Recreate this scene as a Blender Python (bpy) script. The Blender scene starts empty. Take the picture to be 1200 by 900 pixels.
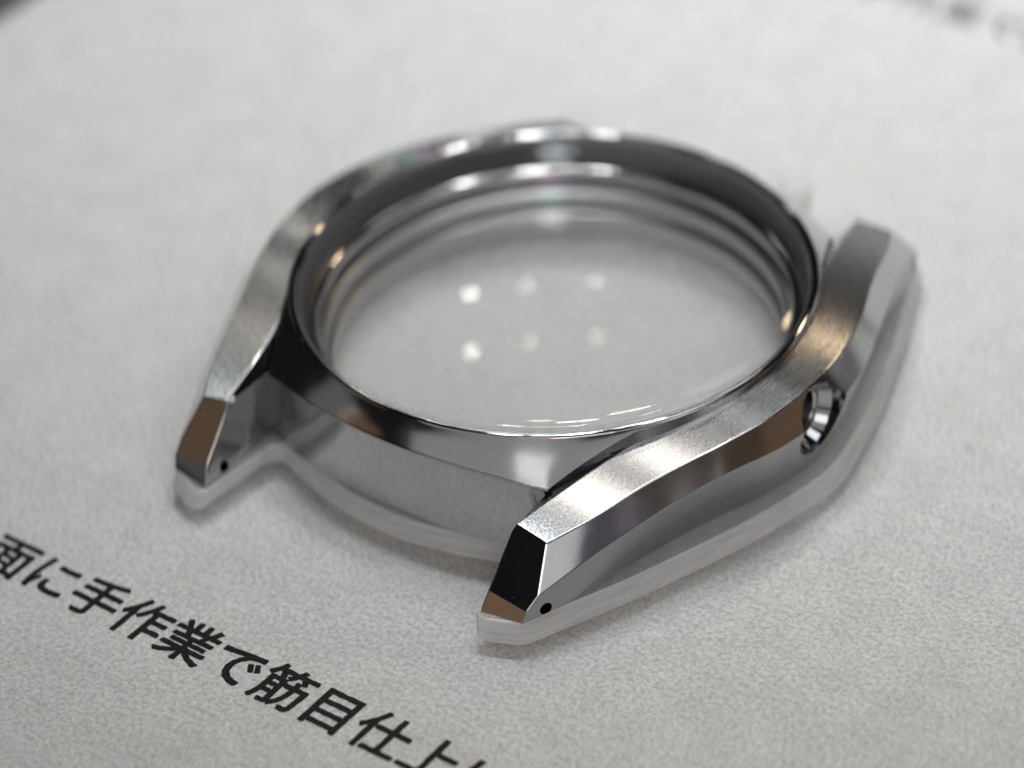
import bpy, bmesh, math, random
from mathutils import Vector, Matrix, noise as mnoise

S = 0.1                      # one Blender unit = 10 mm; all sizes below are millimetres
sc = bpy.context.scene
sc.unit_settings.system = 'METRIC'
sc.unit_settings.scale_length = 0.01
C = sc.collection
random.seed(4)

# ------------------------------------------------------------------ camera
cam_pos = Vector((112.090, -144.964, 137.773)) * S
r_ = Vector((0.80275, 0.59416, -0.05065)); u_ = Vector((-0.32425, 0.50621, 0.79914)); f_ = Vector((-0.50045, 0.62508, -0.59901))
cd = bpy.data.cameras.new('camera')
cd.sensor_width = 36.0
cd.lens = 4086.363 / 1200 * 36.0
cd.clip_start = 0.5; cd.clip_end = 1000
cd.dof.use_dof = True
cd.dof.focus_distance = 20.85
cd.dof.aperture_fstop = 0.16
cd.dof.aperture_blades = 0
cd.dof.aperture_ratio = 1.7
camo = bpy.data.objects.new('camera', cd)
m = Matrix((r_, u_, -f_)).transposed().to_4x4(); m.translation = cam_pos
camo.matrix_world = m
C.objects.link(camo); sc.camera = camo

# ------------------------------------------------------------------ world and lamps
w = bpy.data.worlds.new('World'); sc.world = w; w.use_nodes = True
bg = w.node_tree.nodes['Background']
bg.inputs[0].default_value = (0.9, 0.95, 1.0, 1); bg.inputs[1].default_value = 0.012

def area(name, pos, aim, sx, sy, L, col=(1, 1, 1)):
    """rectangular lamp of radiance L at pos (mm) facing aim (mm)"""
    d = bpy.data.lights.new(name, 'AREA'); d.shape = 'RECTANGLE'
    d.size = sx * S; d.size_y = sy * S; d.color = col
    d.energy = L * math.pi * (sx * S) * (sy * S)
    o = bpy.data.objects.new(name, d); C.objects.link(o)
    p = Vector(pos) * S; a = Vector(aim) * S
    o.location = p
    o.rotation_euler = (a - p).to_track_quat('-Z', 'Y').to_euler()
    return o

def lamp_dir(name, P, d, dist, sx, sy, L, col=(1, 1, 1)):
    P = Vector(P); d = Vector(d).normalized()
    return area(name, P + d * dist, P, sx, sy, L, col)

COOL = (.93, .97, 1)
WARM = (1, .95, .87)
def spot(d, sx, sy, L, col):
    o = area('ceiling_spot', Vector(d).normalized() * 265, (-32, 97, 0), sx, sy, L, col); o.data.spread = math.radians(72)
spot((.19, .21, .96), 18, 18, 26.5, (.965, .985, 1))
spot((.0, .08, 1), 18, 18, 26.5, (.965, .985, 1))
spot((-.21, .04, .98), 18, 18, 26.5, (.965, .985, 1))
spot((-.07, .09, .99), 44, 20, 10, (.88, .95, 1))
lamp_dir('ceiling_lamp', (15, -11, 8), (-0.19, 0.428, 0.883), 170, 15, 5, 62, WARM)
lamp_dir('ceiling_lamp', (12.5, -16.2, 7), (-0.20, 0.322, 0.925), 170, 15, 5, 62, WARM)
lamp_dir('ceiling_lamp', (12.5, -16.2, 7), (-0.30, 0.322, 0.898), 190, 6, 6, 60, (1, .86, .68))
lamp_dir('ceiling_lamp', (18, 5, 8), (-0.10, 0.75, 0.65), 170, 22, 8, 36, (1, .75, .48))
lamp_dir('overhead_fill', (17, -2, 8), (-.05, .56, .83), 250, 60, 40, 2.6, COOL)  # added fill, greys the dark stretch of the brushed top
lamp_dir('overhead_fill', (0, 0, 5), (-0.10, 0.30, 0.95), 300, 200, 120, 0.3, COOL)  # added dim fill so the steel reads grey
lamp_dir('overhead_fill', (20, 0, 2), (0.50, 0.14, 0.85), 330, 130, 130, 2.0, COOL)  # added fill from the right, lightens the shadows
def polar(name, P, az, el, dist, sx, sy, L, col=(1, 1, 1)):
    a, e = math.radians(az), math.radians(el)
    lamp_dir(name, P, (math.cos(a) * math.cos(e), math.sin(a) * math.cos(e), math.sin(e)), dist, sx, sy, L, col)
polar('side_fill', (14.3, -19, 5), -21, 22, 300, 50, 70, .50)  # unseen panels from here on, added for the steel to mirror
polar('side_fill', (16, -14, 6.5), -1, 25, 280, 26, 40, .60)
polar('side_fill', (15, -17, 6), -9, 24, 330, 60, 70, .12, (.86, .74, 1))
polar('side_fill', (17, -10, 6), 17, 18, 420, 330, 280, .075, (1, .66, .44))  # warm pair added for brown reflections in the chamfer
polar('side_fill', (17, -10, 6), 20, 9, 380, 300, 100, .085, (1, .58, .30))
polar('side_fill', (14, 15, 7), 110, 13, 420, 320, 70, .55)
polar('side_fill', (19, 8, 7), 66, 9, 300, 150, 90, .5)
polar('side_fill', (9, -17, 7), -62, 33, 300, 560, 330, .40)
polar('side_fill', (16, -14, 1.5), -42, 30, 350, 120, 120, 1.7)  # added fill to brighten the acrylic edge
polar('side_fill', (-12.5, -22.5, 2.7), -137, 9, 150, 44, 40, .11)
polar('side_fill', (-7, -17, 7), -150, 25, 300, 90, 100, .17)
polar('side_fill', (9.5, -15.5, 7.5), -66, 50, 250, 46, 36, 1.2)  # added for the highlight at the bezel corner
polar('side_fill', (-12, -20.5, 4.7), -134, 26, 120, 38, 44, .17, (1, .62, .36))  # added for a brown reflection on the left lug end
polar('side_fill', (12, -22.4, 3), -111, 10, 170, 30, 40, .26, (1, .62, .36))  # added for a brown reflection on the right lug's lower facet

# show-case bulbs mirrored by the domed crystal; pink and teal added for coating sheen
for pos, L, col, sx, sy in (((-264, 250, 319), 70, (1, .97, .92), 5, 12), ((-236, 276, 319), 22, (1, .97, .92), 5, 12), ((-201, 305, 318), 22, (1, .97, .92), 5, 12),
                            ((-232, 202, 371), 60, (1, .97, .92), 5, 12), ((-203, 231, 371), 18, (1, .97, .92), 5, 12), ((-166, 261, 369), 20, (1, .97, .92), 5, 12),
                            ((-288, 380, 124), 15, (.92, .96, 1), 14, 16),
                            ((-277, 361, 185), 7.5, (1, .45, .95), 12, 14), ((-271, 354, 204), 7.5, (.35, 1, .85), 12, 14), ((-259, 337, 239), 10, (1, 1, 1), 14, 22)):
    area('show_case_bulb', pos, (0, 0, 10), sx, sy, L, col)
glow = area('warm_tint_fill', (140, -190, 150), (38, -46, 0), 30, 30, .30, (1, .66, .42)); glow.data.spread = math.radians(22)  # added lamp that puts a warm tint on the front paper

vs = sc.view_settings
sc.display_settings.display_device = 'sRGB'
vs.view_transform = 'Standard'; vs.look = 'None'; vs.exposure = 0.0; vs.gamma = 1.0; vs.use_curve_mapping = False
sc.render.engine = 'CYCLES'
cy = sc.cycles
cy.max_bounces = 14; cy.glossy_bounces = 8; cy.transmission_bounces = 10; cy.transparent_max_bounces = 16
cy.sample_clamp_indirect = 6.0
cy.blur_glossy = 0.3
try:
    cy.use_denoising = True; cy.denoiser = 'OPENIMAGEDENOISE'
except Exception:
    pass

# ------------------------------------------------------------------ materials
def mat(name):
    m = bpy.data.materials.new(name); m.use_nodes = True
    nt = m.node_tree; nt.nodes.clear()
    out = nt.nodes.new('ShaderNodeOutputMaterial')
    return m, nt, out
def N(nt, t, **kw):
    n = nt.nodes.new(t)
    for k, v in kw.items():
        if k in ('operation', 'blend_type', 'data_type', 'noise_dimensions', 'feature', 'distribution', 'musgrave_type', 'vector_type'): setattr(n, k, v)
        else: n.inputs[k].default_value = v
    return n
def L_(nt, a, b): nt.links.new(a, b)

def steel(name, base, rough, brushed=None, dust=True):
    m, nt, out = mat(name)
    b = N(nt, 'ShaderNodeBsdfPrincipled'); b.inputs['Metallic'].default_value = 1
    b.inputs['Base Color'].default_value = (*base, 1); b.inputs['Roughness'].default_value = rough
    tc = nt.nodes.new('ShaderNodeTexCoord')
    if brushed:
        mp = N(nt, 'ShaderNodeMapping'); mp.inputs['Scale'].default_value = brushed
        L_(nt, tc.outputs['Object'], mp.inputs[0])
        nz = N(nt, 'ShaderNodeTexNoise', Scale=1.0, Detail=1.0, Roughness=0.5); L_(nt, mp.outputs[0], nz.inputs['Vector'])
        mr = N(nt, 'ShaderNodeMapRange'); mr.inputs['From Min'].default_value = .3; mr.inputs['From Max'].default_value = .7
        mr.inputs['To Min'].default_value = rough * .75; mr.inputs['To Max'].default_value = rough * 1.3
        L_(nt, nz.outputs[0], mr.inputs[0]); L_(nt, mr.outputs[0], b.inputs['Roughness'])
        b.inputs['Anisotropic'].default_value = 0.97
        cx = N(nt, 'ShaderNodeCombineXYZ'); cx.inputs[0].default_value = 1.0
        L_(nt, cx.outputs[0], b.inputs['Tangent'])
        bp = N(nt, 'ShaderNodeBump', Strength=0.09, Distance=0.002); L_(nt, nz.outputs[0], bp.inputs['Height'])
        L_(nt, bp.outputs[0], b.inputs['Normal'])
    else:
        nz = N(nt, 'ShaderNodeTexNoise', Scale=9.0, Detail=5.0); L_(nt, tc.outputs['Object'], nz.inputs['Vector'])
        mr = N(nt, 'ShaderNodeMapRange'); mr.inputs['To Min'].default_value = rough * .6; mr.inputs['To Max'].default_value = rough * 1.5
        L_(nt, nz.outputs[0], mr.inputs[0]); L_(nt, mr.outputs[0], b.inputs['Roughness'])
    L_(nt, b.outputs[0], out.inputs[0])
    return m
M_pol = steel('polished_steel', (.44, .44, .45), 0.05)
M_cham = steel('mirror_chamfer_steel', (.48, .48, .49), 0.13)
M_bez = steel('polished_bezel_steel', (.46, .46, .47), 0.13)
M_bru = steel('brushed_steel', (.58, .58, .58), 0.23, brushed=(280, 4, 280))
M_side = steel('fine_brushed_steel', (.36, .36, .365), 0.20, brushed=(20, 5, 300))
M_flange = steel('polished_flange', (.42, .42, .42), 0.10)

def simple(name, col, rough, spec=.5, metal=0):
    m, nt, out = mat(name)
    b = N(nt, 'ShaderNodeBsdfPrincipled'); b.inputs['Base Color'].default_value = (*col, 1); b.inputs['Roughness'].default_value = rough
    b.inputs['Specular IOR Level'].default_value = spec; b.inputs['Metallic'].default_value = metal
    L_(nt, b.outputs[0], out.inputs[0]); return m
M_in = simple('turned_steel', (.45, .45, .45), .29, .5, 1)
M_gasket = simple('dark_gasket', (.075, .075, .078), .36)
M_table = simple('dark_table', (.09, .09, .092), .5)

def clear(name, tint, ior, gain, rough, frost=0.0, frostcol=(.8, .8, .8), tlw=.5):
    """thin clear body: light passes straight, surface mirrors by its Fresnel term"""
    m, nt, out = mat(name)
    tr = N(nt, 'ShaderNodeBsdfTransparent'); tr.inputs[0].default_value = (*tint, 1)
    gl = N(nt, 'ShaderNodeBsdfGlossy'); gl.inputs['Roughness'].default_value = rough
    fr = N(nt, 'ShaderNodeFresnel'); fr.inputs[0].default_value = ior
    ml = N(nt, 'ShaderNodeMath', operation='MULTIPLY'); ml.inputs[1].default_value = gain
    ge = nt.nodes.new('ShaderNodeNewGeometry')
    mi_ = N(nt, 'ShaderNodeMapRange'); mi_.inputs['To Min'].default_value = ior; mi_.inputs['To Max'].default_value = 1 / ior
    L_(nt, ge.outputs['Backfacing'], mi_.inputs[0]); L_(nt, mi_.outputs[0], fr.inputs[0])
    L_(nt, fr.outputs[0], ml.inputs[0])
    base = tr.outputs[0]
    if frost > 0:
        df = N(nt, 'ShaderNodeBsdfDiffuse'); df.inputs[0].default_value = (*frostcol, 1)
        tl = N(nt, 'ShaderNodeBsdfTranslucent'); tl.inputs[0].default_value = (*frostcol, 1)
        a = N(nt, 'ShaderNodeMixShader'); a.inputs[0].default_value = tlw
        L_(nt, df.outputs[0], a.inputs[1]); L_(nt, tl.outputs[0], a.inputs[2])
        b = N(nt, 'ShaderNodeMixShader')
        tc = nt.nodes.new('ShaderNodeTexCoord')
        mp = N(nt, 'ShaderNodeMapping'); mp.inputs['Scale'].default_value = (3, 3, 30); L_(nt, tc.outputs['Object'], mp.inputs[0])
        nz = N(nt, 'ShaderNodeTexNoise', Scale=1.0, Detail=4.0); L_(nt, mp.outputs[0], nz.inputs['Vector'])
        mr = N(nt, 'ShaderNodeMapRange'); mr.inputs['From Min'].default_value = .3; mr.inputs['From Max'].default_value = .7
        mr.inputs['To Min'].default_value = frost * .8; mr.inputs['To Max'].default_value = min(1, frost * 1.2)
        L_(nt, nz.outputs[0], mr.inputs[0]); L_(nt, mr.outputs[0], b.inputs[0])
        L_(nt, tr.outputs[0], b.inputs[1]); L_(nt, a.outputs[0], b.inputs[2]); base = b.outputs[0]
    mx = N(nt, 'ShaderNodeMixShader'); L_(nt, ml.outputs[0], mx.inputs[0]); L_(nt, base, mx.inputs[1]); L_(nt, gl.outputs[0], mx.inputs[2])
    L_(nt, mx.outputs[0], out.inputs[0]); return m
M_sapph = clear('coated_sapphire', (1, 1, 1), 1.77, .33, .02)
M_sapph_low = clear('coated_sapphire_underside', (1, 1, 1), 1.77, .06, .03)
M_sapph_rim = clear('sapphire_rim', (.93, .935, .94), 1.77, .4, .03)
M_acr = clear('clear_acrylic', (1, 1, 1), 1.49, .5, .05, frost=.28, frostcol=(.9, .9, .9))
M_acr_edge = clear('sawn_acrylic_edge', (.85, .85, .85), 1.49, .6, .2, frost=.92, frostcol=(1, 1, 1), tlw=.6)

# paper: felt-like, finely mottled
def paper_mat():
    m, nt, out = mat('mottled_paper')
    b = N(nt, 'ShaderNodeBsdfPrincipled'); b.inputs['Roughness'].default_value = .75; b.inputs['Specular IOR Level'].default_value = .25
    tc = nt.nodes.new('ShaderNodeTexCoord')
    n1 = N(nt, 'ShaderNodeTexNoise', Scale=31.0, Detail=6.0, Roughness=0.75); L_(nt, tc.outputs['Object'], n1.inputs['Vector'])
    n2 = N(nt, 'ShaderNodeTexNoise', Scale=3.0, Detail=3.0); L_(nt, tc.outputs['Object'], n2.inputs['Vector'])
    n3 = N(nt, 'ShaderNodeTexNoise', Scale=60.0, Detail=4.0, Roughness=.7); L_(nt, tc.outputs['Object'], n3.inputs['Vector'])
    cr = N(nt, 'ShaderNodeValToRGB'); e = cr.color_ramp.elements
    e[0].position = .37; e[0].color = (.50, .497, .49, 1); e[1].position = .58; e[1].color = (.79, .787, .78, 1)
    L_(nt, n1.outputs[0], cr.inputs[0])
    mr = N(nt, 'ShaderNodeMapRange'); mr.inputs['From Min'].default_value = .3; mr.inputs['From Max'].default_value = .7
    mr.inputs['To Min'].default_value = .94; mr.inputs['To Max'].default_value = 1.04; L_(nt, n2.outputs[0], mr.inputs[0])
    mr3 = N(nt, 'ShaderNodeMapRange'); mr3.inputs['From Min'].default_value = .28; mr3.inputs['From Max'].default_value = .5
    mr3.inputs['To Min'].default_value = .8; mr3.inputs['To Max'].default_value = 1.0; L_(nt, n3.outputs[0], mr3.inputs[0])
    m1 = N(nt, 'ShaderNodeMath', operation='MULTIPLY'); L_(nt, mr.outputs[0], m1.inputs[0]); L_(nt, mr3.outputs[0], m1.inputs[1])
    mix = N(nt, 'ShaderNodeMix', data_type='RGBA', blend_type='MULTIPLY'); mix.inputs[0].default_value = 1
    L_(nt, cr.outputs[0], mix.inputs[6]); L_(nt, m1.outputs[0], mix.inputs[7])
    mp4 = N(nt, 'ShaderNodeMapping'); mp4.inputs['Scale'].default_value = (6, 22, 6); mp4.inputs['Rotation'].default_value = (0, 0, .5); L_(nt, tc.outputs['Object'], mp4.inputs[0])
    n4 = N(nt, 'ShaderNodeTexNoise', Scale=1.0, Detail=6.0, Roughness=.6, Distortion=1.5); L_(nt, mp4.outputs[0], n4.inputs['Vector'])
    mr4 = N(nt, 'ShaderNodeMapRange'); mr4.inputs['From Min'].default_value = .3; mr4.inputs['From Max'].default_value = .65
    mr4.inputs['To Min'].default_value = .88; mr4.inputs['To Max'].default_value = 1.03; L_(nt, n4.outputs[0], mr4.inputs[0])
    mix4 = N(nt, 'ShaderNodeMix', data_type='RGBA', blend_type='MULTIPLY'); mix4.inputs[0].default_value = 1
    L_(nt, mix.outputs[2], mix4.inputs[6]); L_(nt, mr4.outputs[0], mix4.inputs[7])
    L_(nt, mix4.outputs[2], b.inputs['Base Color'])
    bp = N(nt, 'ShaderNodeBump', Strength=.35, Distance=.006); L_(nt, n1.outputs[0], bp.inputs['Height']); L_(nt, bp.outputs[0], b.inputs['Normal'])
    L_(nt, b.outputs[0], out.inputs[0]); return m
M_paper = paper_mat()
def ink_mat():
    m, nt, out = mat('printed_ink')
    b = N(nt, 'ShaderNodeBsdfPrincipled'); b.inputs['Roughness'].default_value = .6; b.inputs['Specular IOR Level'].default_value = .2
    tc = nt.nodes.new('ShaderNodeTexCoord')
    nz = N(nt, 'ShaderNodeTexNoise', Scale=60.0, Detail=4.0); L_(nt, tc.outputs['Object'], nz.inputs['Vector'])
    cr = N(nt, 'ShaderNodeValToRGB'); e = cr.color_ramp.elements
    e[0].position = .45; e[0].color = (.006, .006, .006, 1); e[1].position = .85; e[1].color = (.035, .034, .032, 1)
    L_(nt, nz.outputs[0], cr.inputs[0]); L_(nt, cr.outputs[0], b.inputs['Base Color']); L_(nt, b.outputs[0], out.inputs[0]); return m
M_ink = ink_mat()

# ------------------------------------------------------------------ helpers
def link(name, me, mats, parent=None):
    o = bpy.data.objects.new(name, me); C.objects.link(o)
    for x in mats: me.materials.append(x)
    if parent: o.parent = parent
    return o
def mesh_from(name, verts, faces, mi=None, smooth=True):
    me = bpy.data.meshes.new(name)
    me.from_pydata([tuple(c * S for c in v) for v in verts], [], faces)
    me.polygons.foreach_set('use_smooth', [smooth] * len(me.polygons))
    if mi: me.polygons.foreach_set('material_index', mi)
    bm = bmesh.new(); bm.from_mesh(me); bmesh.ops.recalc_face_normals(bm, faces=bm.faces[:]); bm.to_mesh(me); bm.free()
    return me
def sharp(me, deg):
    bm = bmesh.new(); bm.from_mesh(me); a = math.radians(deg)
    for e in bm.edges:
        if len(e.link_faces) == 2 and e.calc_face_angle(0) > a: e.smooth = False
    bm.to_mesh(me); bm.free()
def lathe(name, prof, mats, parent=None, seg=192, mi=None, closed=False, axis='Z', deg=35, center=(0, 0, 0)):
    V, F, I = [], [], []
    n = len(prof)
    for k in range(seg):
        a = 2 * math.pi * k / seg; c, s = math.cos(a), math.sin(a)
        for r, z in prof:
            if axis == 'Z': V.append((center[0] + r * c, center[1] + r * s, center[2] + z))
            else: V.append((center[0] + z, center[1] + r * c, center[2] + r * s))
    for k in range(seg):
        k2 = (k + 1) % seg
        for i in range(n if closed else n - 1):
            j = (i + 1) % n
            F.append((k * n + i, k2 * n + i, k2 * n + j, k * n + j)); I.append(mi[i] if mi else 0)
    me = mesh_from(name, V, F, I)
    bm = bmesh.new(); bm.from_mesh(me); bmesh.ops.remove_doubles(bm, verts=bm.verts[:], dist=1e-6)
    bmesh.ops.recalc_face_normals(bm, faces=bm.faces[:]); bm.to_mesh(me); bm.free()
    sharp(me, deg)
    return link(name, me, mats, parent)
def interp(x, xs, ys):
    """monotone cubic through the given points"""
    n = len(xs)
    if x <= xs[0]: return ys[0] + (x - xs[0]) * (ys[1] - ys[0]) / (xs[1] - xs[0]) * 0
    if x >= xs[-1]: return ys[-1] + (x - xs[-1]) * (ys[-1] - ys[-2]) / (xs[-1] - xs[-2])
    d = [(ys[i + 1] - ys[i]) / (xs[i + 1] - xs[i]) for i in range(n - 1)]
    t = [0.0] + [(0 if d[i - 1] * d[i] <= 0 else 2 * d[i - 1] * d[i] / (d[i - 1] + d[i])) for i in range(1, n - 1)] + [d[-1]]
    for i in range(n - 1):
        if x <= xs[i + 1]:
            h = xs[i + 1] - xs[i]; u = (x - xs[i]) / h
            return ((2 * u**3 - 3 * u**2 + 1) * ys[i] + (u**3 - 2 * u**2 + u) * h * t[i] + (-2 * u**3 + 3 * u**2) * ys[i + 1] + (u**3 - u**2) * h * t[i + 1])
def tag(o, label, cat, group=None):
    o['label'] = label; o['category'] = cat
    if group: o['group'] = group
def modded(me, mats, mods):
    """evaluate a list of modifiers on a mesh and return the resulting mesh"""
    o = bpy.data.objects.new('work', me); C.objects.link(o)
    for x in mats: me.materials.append(x)
    for typ, kw in mods:
        md = o.modifiers.new(typ, typ)
        for k, v in kw.items(): setattr(md, k, v)
    dg = bpy.context.evaluated_depsgraph_get()
    res = bpy.data.meshes.new_from_object(o.evaluated_get(dg), preserve_all_data_layers=True, depsgraph=dg)
    bpy.data.objects.remove(o)
    return res

# ------------------------------------------------------------------ the setting: table and printed paper
Z_T = -0.5
tb = mesh_from('table', [(-900, -700, Z_T), (900, -700, Z_T), (900, 900, Z_T), (-900, 900, Z_T)], [(0, 1, 2, 3)], smooth=False)
t = link('table', tb, [M_table]); t['kind'] = 'structure'

a = math.radians(-3.0)
x0 = -65.5
c, s = -math.sin(a), math.cos(a)
pv = [(x0 - 0 + 90 * math.tan(math.radians(-19)) * 0, -130, 0)]
pts = [(x0 + 4.5, -150), (420, -150), (420, 420), (x0 - 8, 420)]
V = [(x, y, z) for z in (0.0, -0.45) for x, y in pts]
pm = mesh_from('paper_sheet', V, [(0, 1, 2, 3), (7, 6, 5, 4), (0, 4, 5, 1), (1, 5, 6, 2), (2, 6, 7, 3), (3, 7, 4, 0)], smooth=False)
paper = link('paper_sheet', pm, [M_paper])
tag(paper, 'pale grey mottled paper sheet printed with a line of black Japanese text', 'paper')

def glyph(ch, cx, cy, size, weight, z=0.012, layers=4):
    cu = bpy.data.curves.new('printed_character', 'FONT')
    cu.body = ch; cu.size = size * S; cu.offset = weight * S; cu.align_x = 'LEFT'; cu.resolution_u = 4; cu.fill_mode = 'FRONT'
    o = bpy.data.objects.new('printed_character', cu); C.objects.link(o)
    dg = bpy.context.evaluated_depsgraph_get()
    me = bpy.data.meshes.new_from_object(o.evaluated_get(dg))
    bpy.data.objects.remove(o)
    bm = bmesh.new(); bm.from_mesh(me)
    bmesh.ops.remove_doubles(bm, verts=bm.verts[:], dist=1e-5)
    for _ in range(3):
        long = [e for e in bm.edges if e.calc_length() > 0.014]
        if long: bmesh.ops.subdivide_edges(bm, edges=long, cuts=1)
        bmesh.ops.triangulate(bm, faces=bm.faces[:])
    for v in bm.verts:
        if v.is_boundary:
            q = Vector((v.co.x * 75 + cx * 7, v.co.y * 75, 3.1))
            d = mnoise.noise_vector(q)
            v.co.x += d.x * 0.0055; v.co.y += d.y * 0.0055
    geo = bm.verts[:] + bm.edges[:] + bm.faces[:]
    for k, (dx, dy) in enumerate(((1, .4), (-.4, 1), (-1, -.4), (.4, -1))[:layers]):
        r = bmesh.ops.duplicate(bm, geom=geo)
        vv = [e for e in r['geom'] if isinstance(e, bmesh.types.BMVert)]
        bmesh.ops.translate(bm, verts=vv, vec=(dx * .0052, dy * .0052, .0003 * (k + 1)))
    bm.to_mesh(me); bm.free()
    g = link('printed_character', me, [M_ink], paper)
    g.location = (cx * S, cy * S, z * S)
    return g
SIZE = 3.72
for i, ch in enumerate('面に手作業で筋目仕上げ'):
    glyph(ch, -18.874 + 3.721 * i - SIZE * 0.5, -32.68 - SIZE * 0.38, SIZE, 0.03)
for i, ch in enumerate('面に手作業で筋目仕上げの美'):
    glyph(ch, -18.9 + 3.721 * i, 53.6, SIZE, 0.0, layers=0)

# ------------------------------------------------------------------ watch case
case = bpy.data.objects.new('watch_case', None); C.objects.link(case)
tag(case, 'empty steel watch case with brushed faceted lugs and clear crystal, no dial or movement', 'watch case')

ZB = 2.36
def ztop(y): return 8.80 - .0062 * y * y
YB = [0, 4, 7.6, 10, 13.1, 16.5, 19.4]; XB = [19.85, 19.45, 18.35, 17.35, 16.05, 14.85, 13.42]
YC = [0, 4.0, 8.2, 11.6, 14.5, 17.4, 21.28]; XC = [21.0, 20.55, 19.25, 17.85, 16.75, 15.6, 14.05]; ZC = [6.75, 6.8, 6.9, 6.5, 5.95, 5.2, 3.9]
YD = [0, 4.1, 7.2, 10.2, 14, 18.7, 22.45]; XD = [19.8, 19.1, 18.0, 17.0, 16.0, 15.0, 13.7]
RA = 17.05
def rA(y):
    a = abs(y)
    if a < 10.2: x = math.sqrt(RA * RA - a * a)
    else: x = 13.66 - (a - 10.2) * (13.66 - 10.95) / (19.1 - 10.2)
    return (x, y, ztop(y))
def rB(y): return (interp(abs(y), YB, XB), y, ztop(y) - .10)
def rC(y): return (interp(abs(y), YC, XC), y, interp(abs(y), YC, ZC))
def rD(y): return (interp(abs(y), YD, XD), y, ZB)
def rE(y):
    a = abs(y)
    return (math.sqrt(16.2**2 - a * a) if a < 12.07 else 10.8, y, ZB)
def rF(y):
    a = abs(y); A = rA(y)
    if a < 10.2: return (math.sqrt(16.4**2 - a * a), y, A[2] - .45)
    if a < 15.9:
        u = (a - 10.2) / 5.7
        return (12.84 + (10.78 - 12.84) * u, y, A[2] - .45 - .2 * u)
    u = (a - 15.9) / 3.4
    return (10.78, y, A[2] - .65 + .3 * u)
rails = [(rA, 19.1), (rB, 19.4), (rC, 21.28), (rD, 22.45), (rE, 22.95), (rF, 19.3)]
NS = 96
def flank_cage():
    V, F, I = [], [], []
    idx = {}
    for k, (fn, ymax) in enumerate(rails):
        for i in range(NS + 1):
            idx[k, i] = len(V); V.append(fn(ymax * (2 * i / NS - 1)))
    # strips: A-B top, B-C chamfer, C-D side, D-E bottom, E-F inner wall, F-A inner chamfer
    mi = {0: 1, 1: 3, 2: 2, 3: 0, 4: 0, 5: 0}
    for k in range(6):
        k2 = (k + 1) % 6
        for i in range(NS):
            q = [idx[k, i], idx[k, i + 1], idx[k2, i + 1], idx[k2, i]]
            F.append(q); I.append(mi[k])
    nF = len(F)
    for end, i, sg in ((0, 0, -1), (1, NS, 1)):
        K = len(V); V.append((13.85, sg * 22.2, 3.25))
        L = len(V); V.append((10.95, sg * 22.1, 3.6))
        A, B, Cc, D, E_, Ff = (idx[k, i] for k in range(6))
        F.append([A, B, Cc, K, L, Ff]); I.append(0)
        F.append([L, K, D, E_]); I.append(0)
        j = i + 1 if i == 0 else i - 1
        F.append([Cc, K, D]); I.append(2)
        F.append([Ff, L, E_]); I.append(0)
    return V, F, I
V, F, I = flank_cage()
cage = mesh_from('case_side', V, F, I, smooth=True)
# drill holes as cutters (bar hole through each lug, crown recess)
def cyl_cutter(parts):
    bm = bmesh.new()
    for ax0, ax1, r0, r1, yy, zz, n in parts:
        ring = []
        for x, r in ((ax0, r0), (ax1, r1)):
            ring.append([bm.verts.new((x * S, (yy + r * math.cos(2 * math.pi * k / n)) * S, (zz + r * math.sin(2 * math.pi * k / n)) * S)) for k in range(n)])
        for k in range(n):
            bm.faces.new((ring[0][k], ring[0][(k + 1) % n], ring[1][(k + 1) % n], ring[1][k]))
        bm.faces.new(ring[0][::-1]); bm.faces.new(ring[1])
    bmesh.ops.recalc_face_normals(bm, faces=bm.faces[:])
    me = bpy.data.meshes.new('cutter'); bm.to_mesh(me); bm.free()
    o = bpy.data.objects.new('cutter', me); C.objects.link(o); return o
bev = ('BEVEL', dict(width=0.0085, segments=3, limit_method='ANGLE', angle_limit=math.radians(15), use_clamp_overlap=False, loop_slide=True, miter_outer='MITER_SHARP'))
CZ = 6.2; CY = -0.3
cut_r = cyl_cutter([(19.0, 25, 2.4, 2.45, CY, CZ, 64)])
cut_r2 = cyl_cutter([(14, 19.5, 1.7, 1.7, CY, CZ, 48)])
cut_b = [cyl_cutter([(9, 16, .40, .40, sg * 20.9, 2.78, 24)]) for sg in (-1, 1)]
def boolean(o): return ('BOOLEAN', dict(object=o, operation='DIFFERENCE', solver='EXACT'))
wn = ('WEIGHTED_NORMAL', dict(mode='FACE_AREA', weight=50, keep_sharp=True))
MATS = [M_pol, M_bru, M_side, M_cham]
def finish(me, mats, mods):
    r = modded(me, mats, mods)
    sharp(r, 32)
    r2 = modded(r, [], [wn])
    return r2
base = modded(cage.copy(), MATS, [bev])
right = finish(modded(base.copy(), [], [boolean(cut_r), boolean(cut_r2), boolean(cut_b[0]), boolean(cut_b[1])]), [], [])
plain = finish(modded(base.copy(), [], [boolean(cut_b[0]), boolean(cut_b[1])]), [], [])
for o in [cut_r, cut_r2] + cut_b: bpy.data.objects.remove(o)

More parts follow.
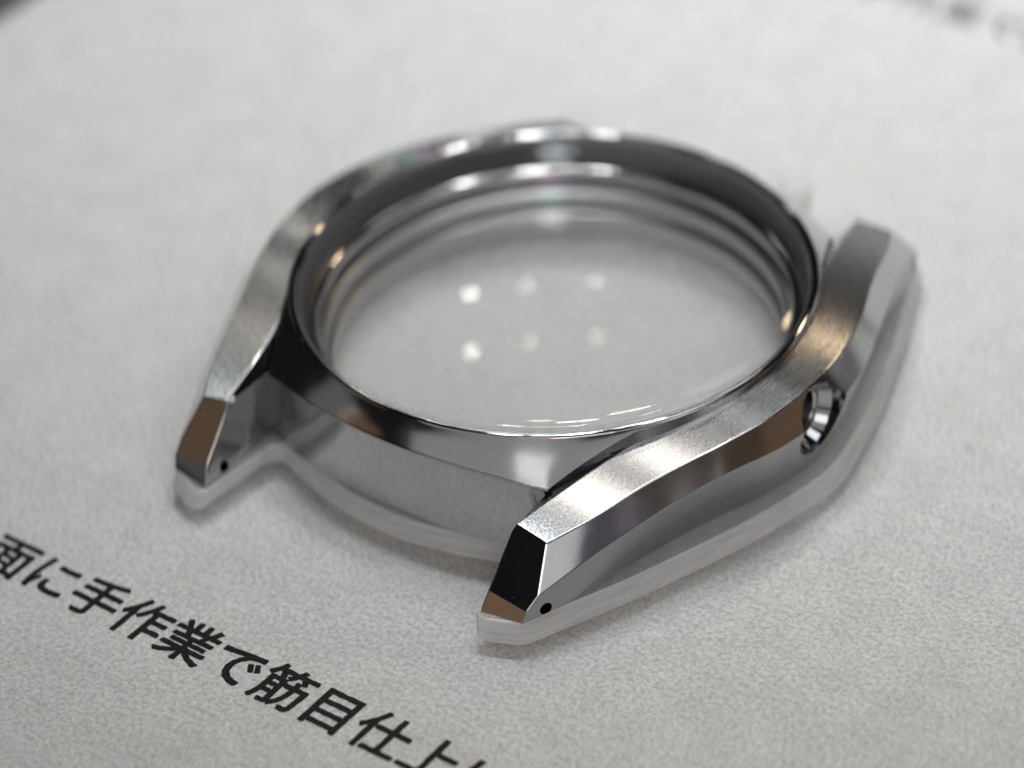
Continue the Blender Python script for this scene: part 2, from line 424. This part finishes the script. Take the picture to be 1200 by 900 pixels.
def sat(v): return min(1.0, max(0.0, v))
def piece(src, keep, flip, name, parent):
    """the faces of src that keep() accepts, with the whole body's normals so that no seam shows"""
    cn = [tuple(n.vector) for n in src.corner_normals]
    vmap, V, F, I, NR = {}, [], [], [], []
    for p in src.polygons:
        if not keep(p.center / S): continue
        vs = list(p.vertices); ls = list(p.loop_indices)
        if flip: vs.reverse(); ls.reverse()
        f = []
        for v in vs:
            if v not in vmap:
                vmap[v] = len(V); co = src.vertices[v].co
                x, y, z = (co / S)
                if flip:
                    x = -(x + .75 * sat((abs(y) - 12) / 7) * sat((z - 2.4) / 4) * sat((13.4 - x) / 2.5))
                
                    z -= .55 * sat((y - 10) / 9) * sat((z - 2.4) / 4)
                V.append((x * S, y * S, z * S))
            f.append(vmap[v])
        F.append(f); I.append(p.material_index)
        for l in ls:
            n = cn[l]; NR.append((-n[0], n[1], n[2]) if flip else n)
    me = bpy.data.meshes.new(name); me.from_pydata(V, [], F)
    me.polygons.foreach_set('material_index', I)
    me.polygons.foreach_set('use_smooth', [True] * len(F))
    me.normals_split_custom_set(NR)
    return link(name, me, MATS, parent)
YS = 15.95
for src, flip in ((right, False), (plain, True)):
    piece(src, lambda c: abs(c.y) <= YS, flip, 'case_side', case)
    piece(src, lambda c: c.y < -YS, flip, 'lug', case)
    piece(src, lambda c: c.y > YS, flip, 'lug', case)

# crown tube in its recess
lathe('crown_tube', [(2.39, .75), (2.36, .78), (2.0, .12), (1.95, .06), (1.62, .05), (1.5, -.08), (1.5, -2.2)], [M_pol], case, seg=72, axis='X', center=(19.0, CY, CZ))

# bezel between the lugs, 6 and 12 o'clock, and the wall below it
RC = 17.06
def cone_z(x, y): return 9.15 - (math.hypot(x, y) - RC)
XE = 10.9
def edge_pt(x):                          # upper rim of the wall, on the cone of the bezel
    y = -(18.3 - .0202 * x * x)
    return Vector((x, y, cone_z(x, y)))
def foot_pt(x): return Vector((x, -(18.1 - .0165 * x * x), ZB))
def bezel_outline(n=72):
    out = []
    P0 = (13.76, -10.28); P1 = edge_pt(XE)
    side = []
    a0 = math.atan2(P0[1], P0[0]); r0 = math.hypot(*P0)
    for k in range(14):                  # thin tail of the slope running out along the lip
        a = math.radians(-12) + (a0 - math.radians(-12)) * k / 14
        rr = 17.08 + (r0 - 17.08) * k / 14
        side.append(Vector((rr * math.cos(a), rr * math.sin(a), cone_z(rr, 0))))
    for k in range(20):
        u = k / 20; x = P0[0] + (P1.x - P0[0]) * u; y = P0[1] + (P1.y - P0[1]) * u
        side.append(Vector((x, y, cone_z(x, y))))
    out += side
    for k in range(n + 1): out.append(edge_pt(XE * (1 - 2 * k / n)))
    out += [Vector((-q.x, q.y, q.z)) for q in side[::-1]]
    return out, len(side)
def bezel_mesh(sg):
    O, ns = bezel_outline(); M_ = 8
    V, F = [], []
    for p in O:
        rp = math.hypot(p.x, p.y)
        for j in range(M_ + 1):
            r = RC + (rp - RC) * j / M_
            x, y = p.x * r / rp, p.y * r / rp
            # a faint crown on the slope
            V.append((x, y * -sg, cone_z(x, y) + .05 * math.sin(math.pi * j / M_) * min(1, rp - RC)))
    n = len(O)
    for i in range(n - 1):
        for j in range(M_):
            F.append((i * (M_ + 1) + j, (i + 1) * (M_ + 1) + j, (i + 1) * (M_ + 1) + j + 1, i * (M_ + 1) + j + 1))
    # steps down to the lugs on both sides
    for rng in (range(0, ns + 1), range(n - ns - 1, n)):
        base = len(V)
        for i in rng:
            p = O[i]
            for dz in (0.0, .06, 2.2):
                V.append((p.x, p.y * -sg, p.z - dz))
        for k in range(len(rng) - 1):
            for j in range(2):
                F.append((base + k * 3 + j, base + (k + 1) * 3 + j, base + (k + 1) * 3 + j + 1, base + k * 3 + j + 1))
    return V, F
def wall_mesh(sg):
    V, F = [], []
    n = 72; m_ = 10
    for k in range(n + 1):
        x = 11.3 * (2 * k / n - 1)
        e, f = edge_pt(x), foot_pt(x)
        for j in range(9):
            p = f.lerp(e, j / 8); V.append((p.x, p.y * -sg, p.z - (.01 if j == 8 else 0)))
        V.append((f.x, (f.y + 2.2) * -sg, ZB))
    for k in range(n):
        for j in range(8):
            F.append((k * m_ + j, (k + 1) * m_ + j, (k + 1) * m_ + j + 1, k * m_ + j + 1))
        F.append((k * m_, k * m_ + m_ - 1, (k + 1) * m_ + m_ - 1, (k + 1) * m_))
    return V, F
for sg in (-1, 1):
    V1, F1 = bezel_mesh(sg); V2, F2 = wall_mesh(sg)
    bme = mesh_from('bezel', V1, F1); sharp(bme, 35)
    link('bezel', bme, [M_bez], case)
    wm = mesh_from('case_band', V2, F2); sharp(wm, 35)
    link('case_band', wm, [M_pol], case)
    # rounded bright rim where bezel and wall meet
    V3, F3 = [], []
    n = 72; R_ = .14; ms = 12
    for k in range(n + 1):
        p = edge_pt(10.95 * (1 - 2 * k / n))
        for j in range(ms):
            a = 2 * math.pi * j / ms
            V3.append((p.x, (p.y + .115 + R_ * math.cos(a)) * -sg, p.z - .06 + R_ * math.sin(a)))
    for k in range(n):
        for j in range(ms):
            F3.append((k * ms + j, (k + 1) * ms + j, (k + 1) * ms + (j + 1) % ms, k * ms + (j + 1) % ms))
    link('bezel_edge', mesh_from('bezel_edge', V3, F3), [M_pol], case)

# bezel lip round the crystal, gasket, crystal, stepped inner ring
def arc(cx, cz, r, a0, a1, n=7):
    return [(cx + r * math.cos(math.radians(a0 + (a1 - a0) * k / n)), cz + r * math.sin(math.radians(a0 + (a1 - a0) * k / n))) for k in range(n + 1)]
lathe('bezel_lip', [(17.1, 7.9)] + arc(16.8, 9.0, .3, 0, 180, 16) + [(16.5, 7.4)], [M_pol], case)
lathe('gasket', [(16.48, 8.9), (16.32, 8.85), (16.22, 7.2), (16.1, 7.0)], [M_gasket], case)
lathe('flange_ring', [(16.25, 7.1)] + arc(15.75, 6.7, .45, 80, 180, 12) + [(15.3, 6.35), (15.45, 6.2), (15.8, 6.15)], [M_flange], case)
lathe('inner_ring', [(15.75, 6.3), (15.75, 5.75)] + arc(15.2, 5.3, .3, 80, 180, 8)
      + [(14.9, 4.75), (15.2, 4.6), (15.2, 4.1)] + arc(14.85, 3.75, .25, 80, 180, 8) + [(14.6, 3.2), (14.8, 3.05), (14.8, ZB), (17.0, ZB), (17.0, 7.9)], [M_in], case)
rc = 16.45
prof = [(0, 7.6), (rc - .15, 7.6), (rc, 7.75), (rc, 9.15), (rc - .2, 9.30)]
mi = [2, 1, 1, 1]
for k in range(24):                      # gently domed upper face
    r = (rc - .3) * (1 - k / 23)
    prof.append((r, 11.0 - 80 + math.sqrt(6400 - r * r))); mi.append(0)
cr = lathe('crystal', prof, [M_sapph, M_sapph_rim, M_sapph_low], case, mi=mi, deg=20)

# ------------------------------------------------------------------ clear acrylic stand under the case
YO = [0, 5.5, 11.9, 15.7, 22.0]; XO = [20.95, 19.95, 17.9, 16.5, 13.75]
def outline():
    q = []
    n = 40
    for k in range(n + 1):                      # right edge from 6 side to 12 side
        y = -22.0 + 44.0 * k / n; q.append((interp(abs(y), YO, XO), y))
    def tip(sx, sy, rev):
        pts = [(13.75, 22.0), (13.4, 22.45), (11.6, 23.2), (11.0, 23.28), (10.55, 22.9), (10.1, 17.3)]
        pts = [(sx * x, sy * y) for x, y in pts[1:]]
        return pts[::-1] if rev else pts
    q += tip(1, 1, False)
    for k in range(1, 24):
        x = 10.1 - 20.2 * k / 24; q.append((x, math.sqrt(18.45**2 - x * x) + (abs(x) / 10.1)**6 * .8))
    q += tip(-1, 1, True)
    for k in range(n + 1):
        y = 22.0 - 44.0 * k / n; q.append((-interp(abs(y), YO, XO), y))
    q += tip(-1, -1, False)
    for k in range(1, 24):
        x = -10.1 + 20.2 * k / 24; q.append((x, -math.sqrt(18.45**2 - x * x) - (abs(x) / 10.1)**6 * .8))
    q += tip(1, -1, True)
    return q
def slab(name, pts, z0, z1, mats, parent):
    bm = bmesh.new(); n = len(pts)
    lo = [bm.verts.new((x * S, y * S, z0 * S)) for x, y in pts]; hi = [bm.verts.new((x * S, y * S, z1 * S)) for x, y in pts]
    for v in lo:
        q = Vector((v.co.x, v.co.y * .82, 0)).normalized(); v.co += q * .055
    bm.faces.new(hi); bm.faces.new(lo[::-1])
    for k in range(n):
        f = bm.faces.new((lo[k], lo[(k + 1) % n], hi[(k + 1) % n], hi[k])); f.material_index = 1; f.smooth = True
    bmesh.ops.remove_doubles(bm, verts=bm.verts[:], dist=1e-4)
    bmesh.ops.recalc_face_normals(bm, faces=bm.faces[:])
    edges = [e for e in bm.edges if len(e.link_faces) == 2 and e.calc_face_angle(0) > 1.0 and abs(e.verts[0].co.z - e.verts[1].co.z) < 1e-5]
    bmesh.ops.bevel(bm, geom=edges, offset=.013, segments=2, affect='EDGES', profile=.5, material=1)
    for e in bm.edges:
        if len(e.link_faces) == 2 and e.calc_face_angle(0) > .6: e.smooth = False
    me = bpy.data.meshes.new(name); bm.to_mesh(me); bm.free()
    return link(name, me, mats, parent)
stand = bpy.data.objects.new('acrylic_stand', None); C.objects.link(stand)
tag(stand, 'clear acrylic stand cut to the outline of the watch case lying under it', 'display stand')
slab('top_plate', outline(), 1.0, 2.33, [M_acr, M_acr_edge], stand)
lathe('foot', [(15.2, .05), (17.2, .05), (17.2, .98), (15.2, .98)], [M_acr_edge], stand, seg=96, closed=True)

# small clear peg behind the case
peg = lathe('clear_peg', [(0, 1.9), (.6, 1.85), (1.05, 1.6), (1.25, 1.2), (1.25, .1), (1.2, .02), (0, .02)], [M_acr_edge], None, seg=48)
peg.location = (1.2 * S, 26.6 * S, 0)
tag(peg, 'small clear round-topped peg standing on the paper behind the case', 'peg')

# fine dust on the case, the crystal and the paper round it
M_dust = simple('pale_dust', (.75, .74, .72), .8, .3)
bpy.context.view_layer.update()
dg = bpy.context.evaluated_depsgraph_get()
bm = bmesh.new()
rnd = random.Random(11)
n_ok = 0
for k in range(520):
    if k < 200: x, y = rnd.uniform(-15, 21), rnd.uniform(-23, 20)
    elif k < 206: x, y = rnd.uniform(11, 14), rnd.uniform(-22.2, -19)
    else: x, y = rnd.uniform(-30, 45), rnd.uniform(-48, 10)
    ok, loc, nr, ix, ob, mx = sc.ray_cast(dg, Vector((x * S, y * S, 3.0)), Vector((0, 0, -1)))
    if not ok or ob.name.startswith('printed'): continue
    if ob.name.startswith('crystal') and rnd.random() < .6: continue
    r = rnd.choice((.010, .012, .014, .018, .026)) * S * (1.4 if k >= 206 else 1)
    res = bmesh.ops.create_icosphere(bm, subdivisions=1, radius=r, matrix=Matrix.Translation(loc + nr * r * .5))
    sx = Vector((rnd.uniform(.7, 1.8), rnd.uniform(.7, 1.5), 1))
    for v in res['verts']:
        d = v.co - loc; v.co = loc + Vector((d.x * sx.x, d.y * sx.y, d.z))
dm = bpy.data.meshes.new('dust'); bm.to_mesh(dm); bm.free()
du = link('dust', dm, [M_dust]); du['kind'] = 'stuff'
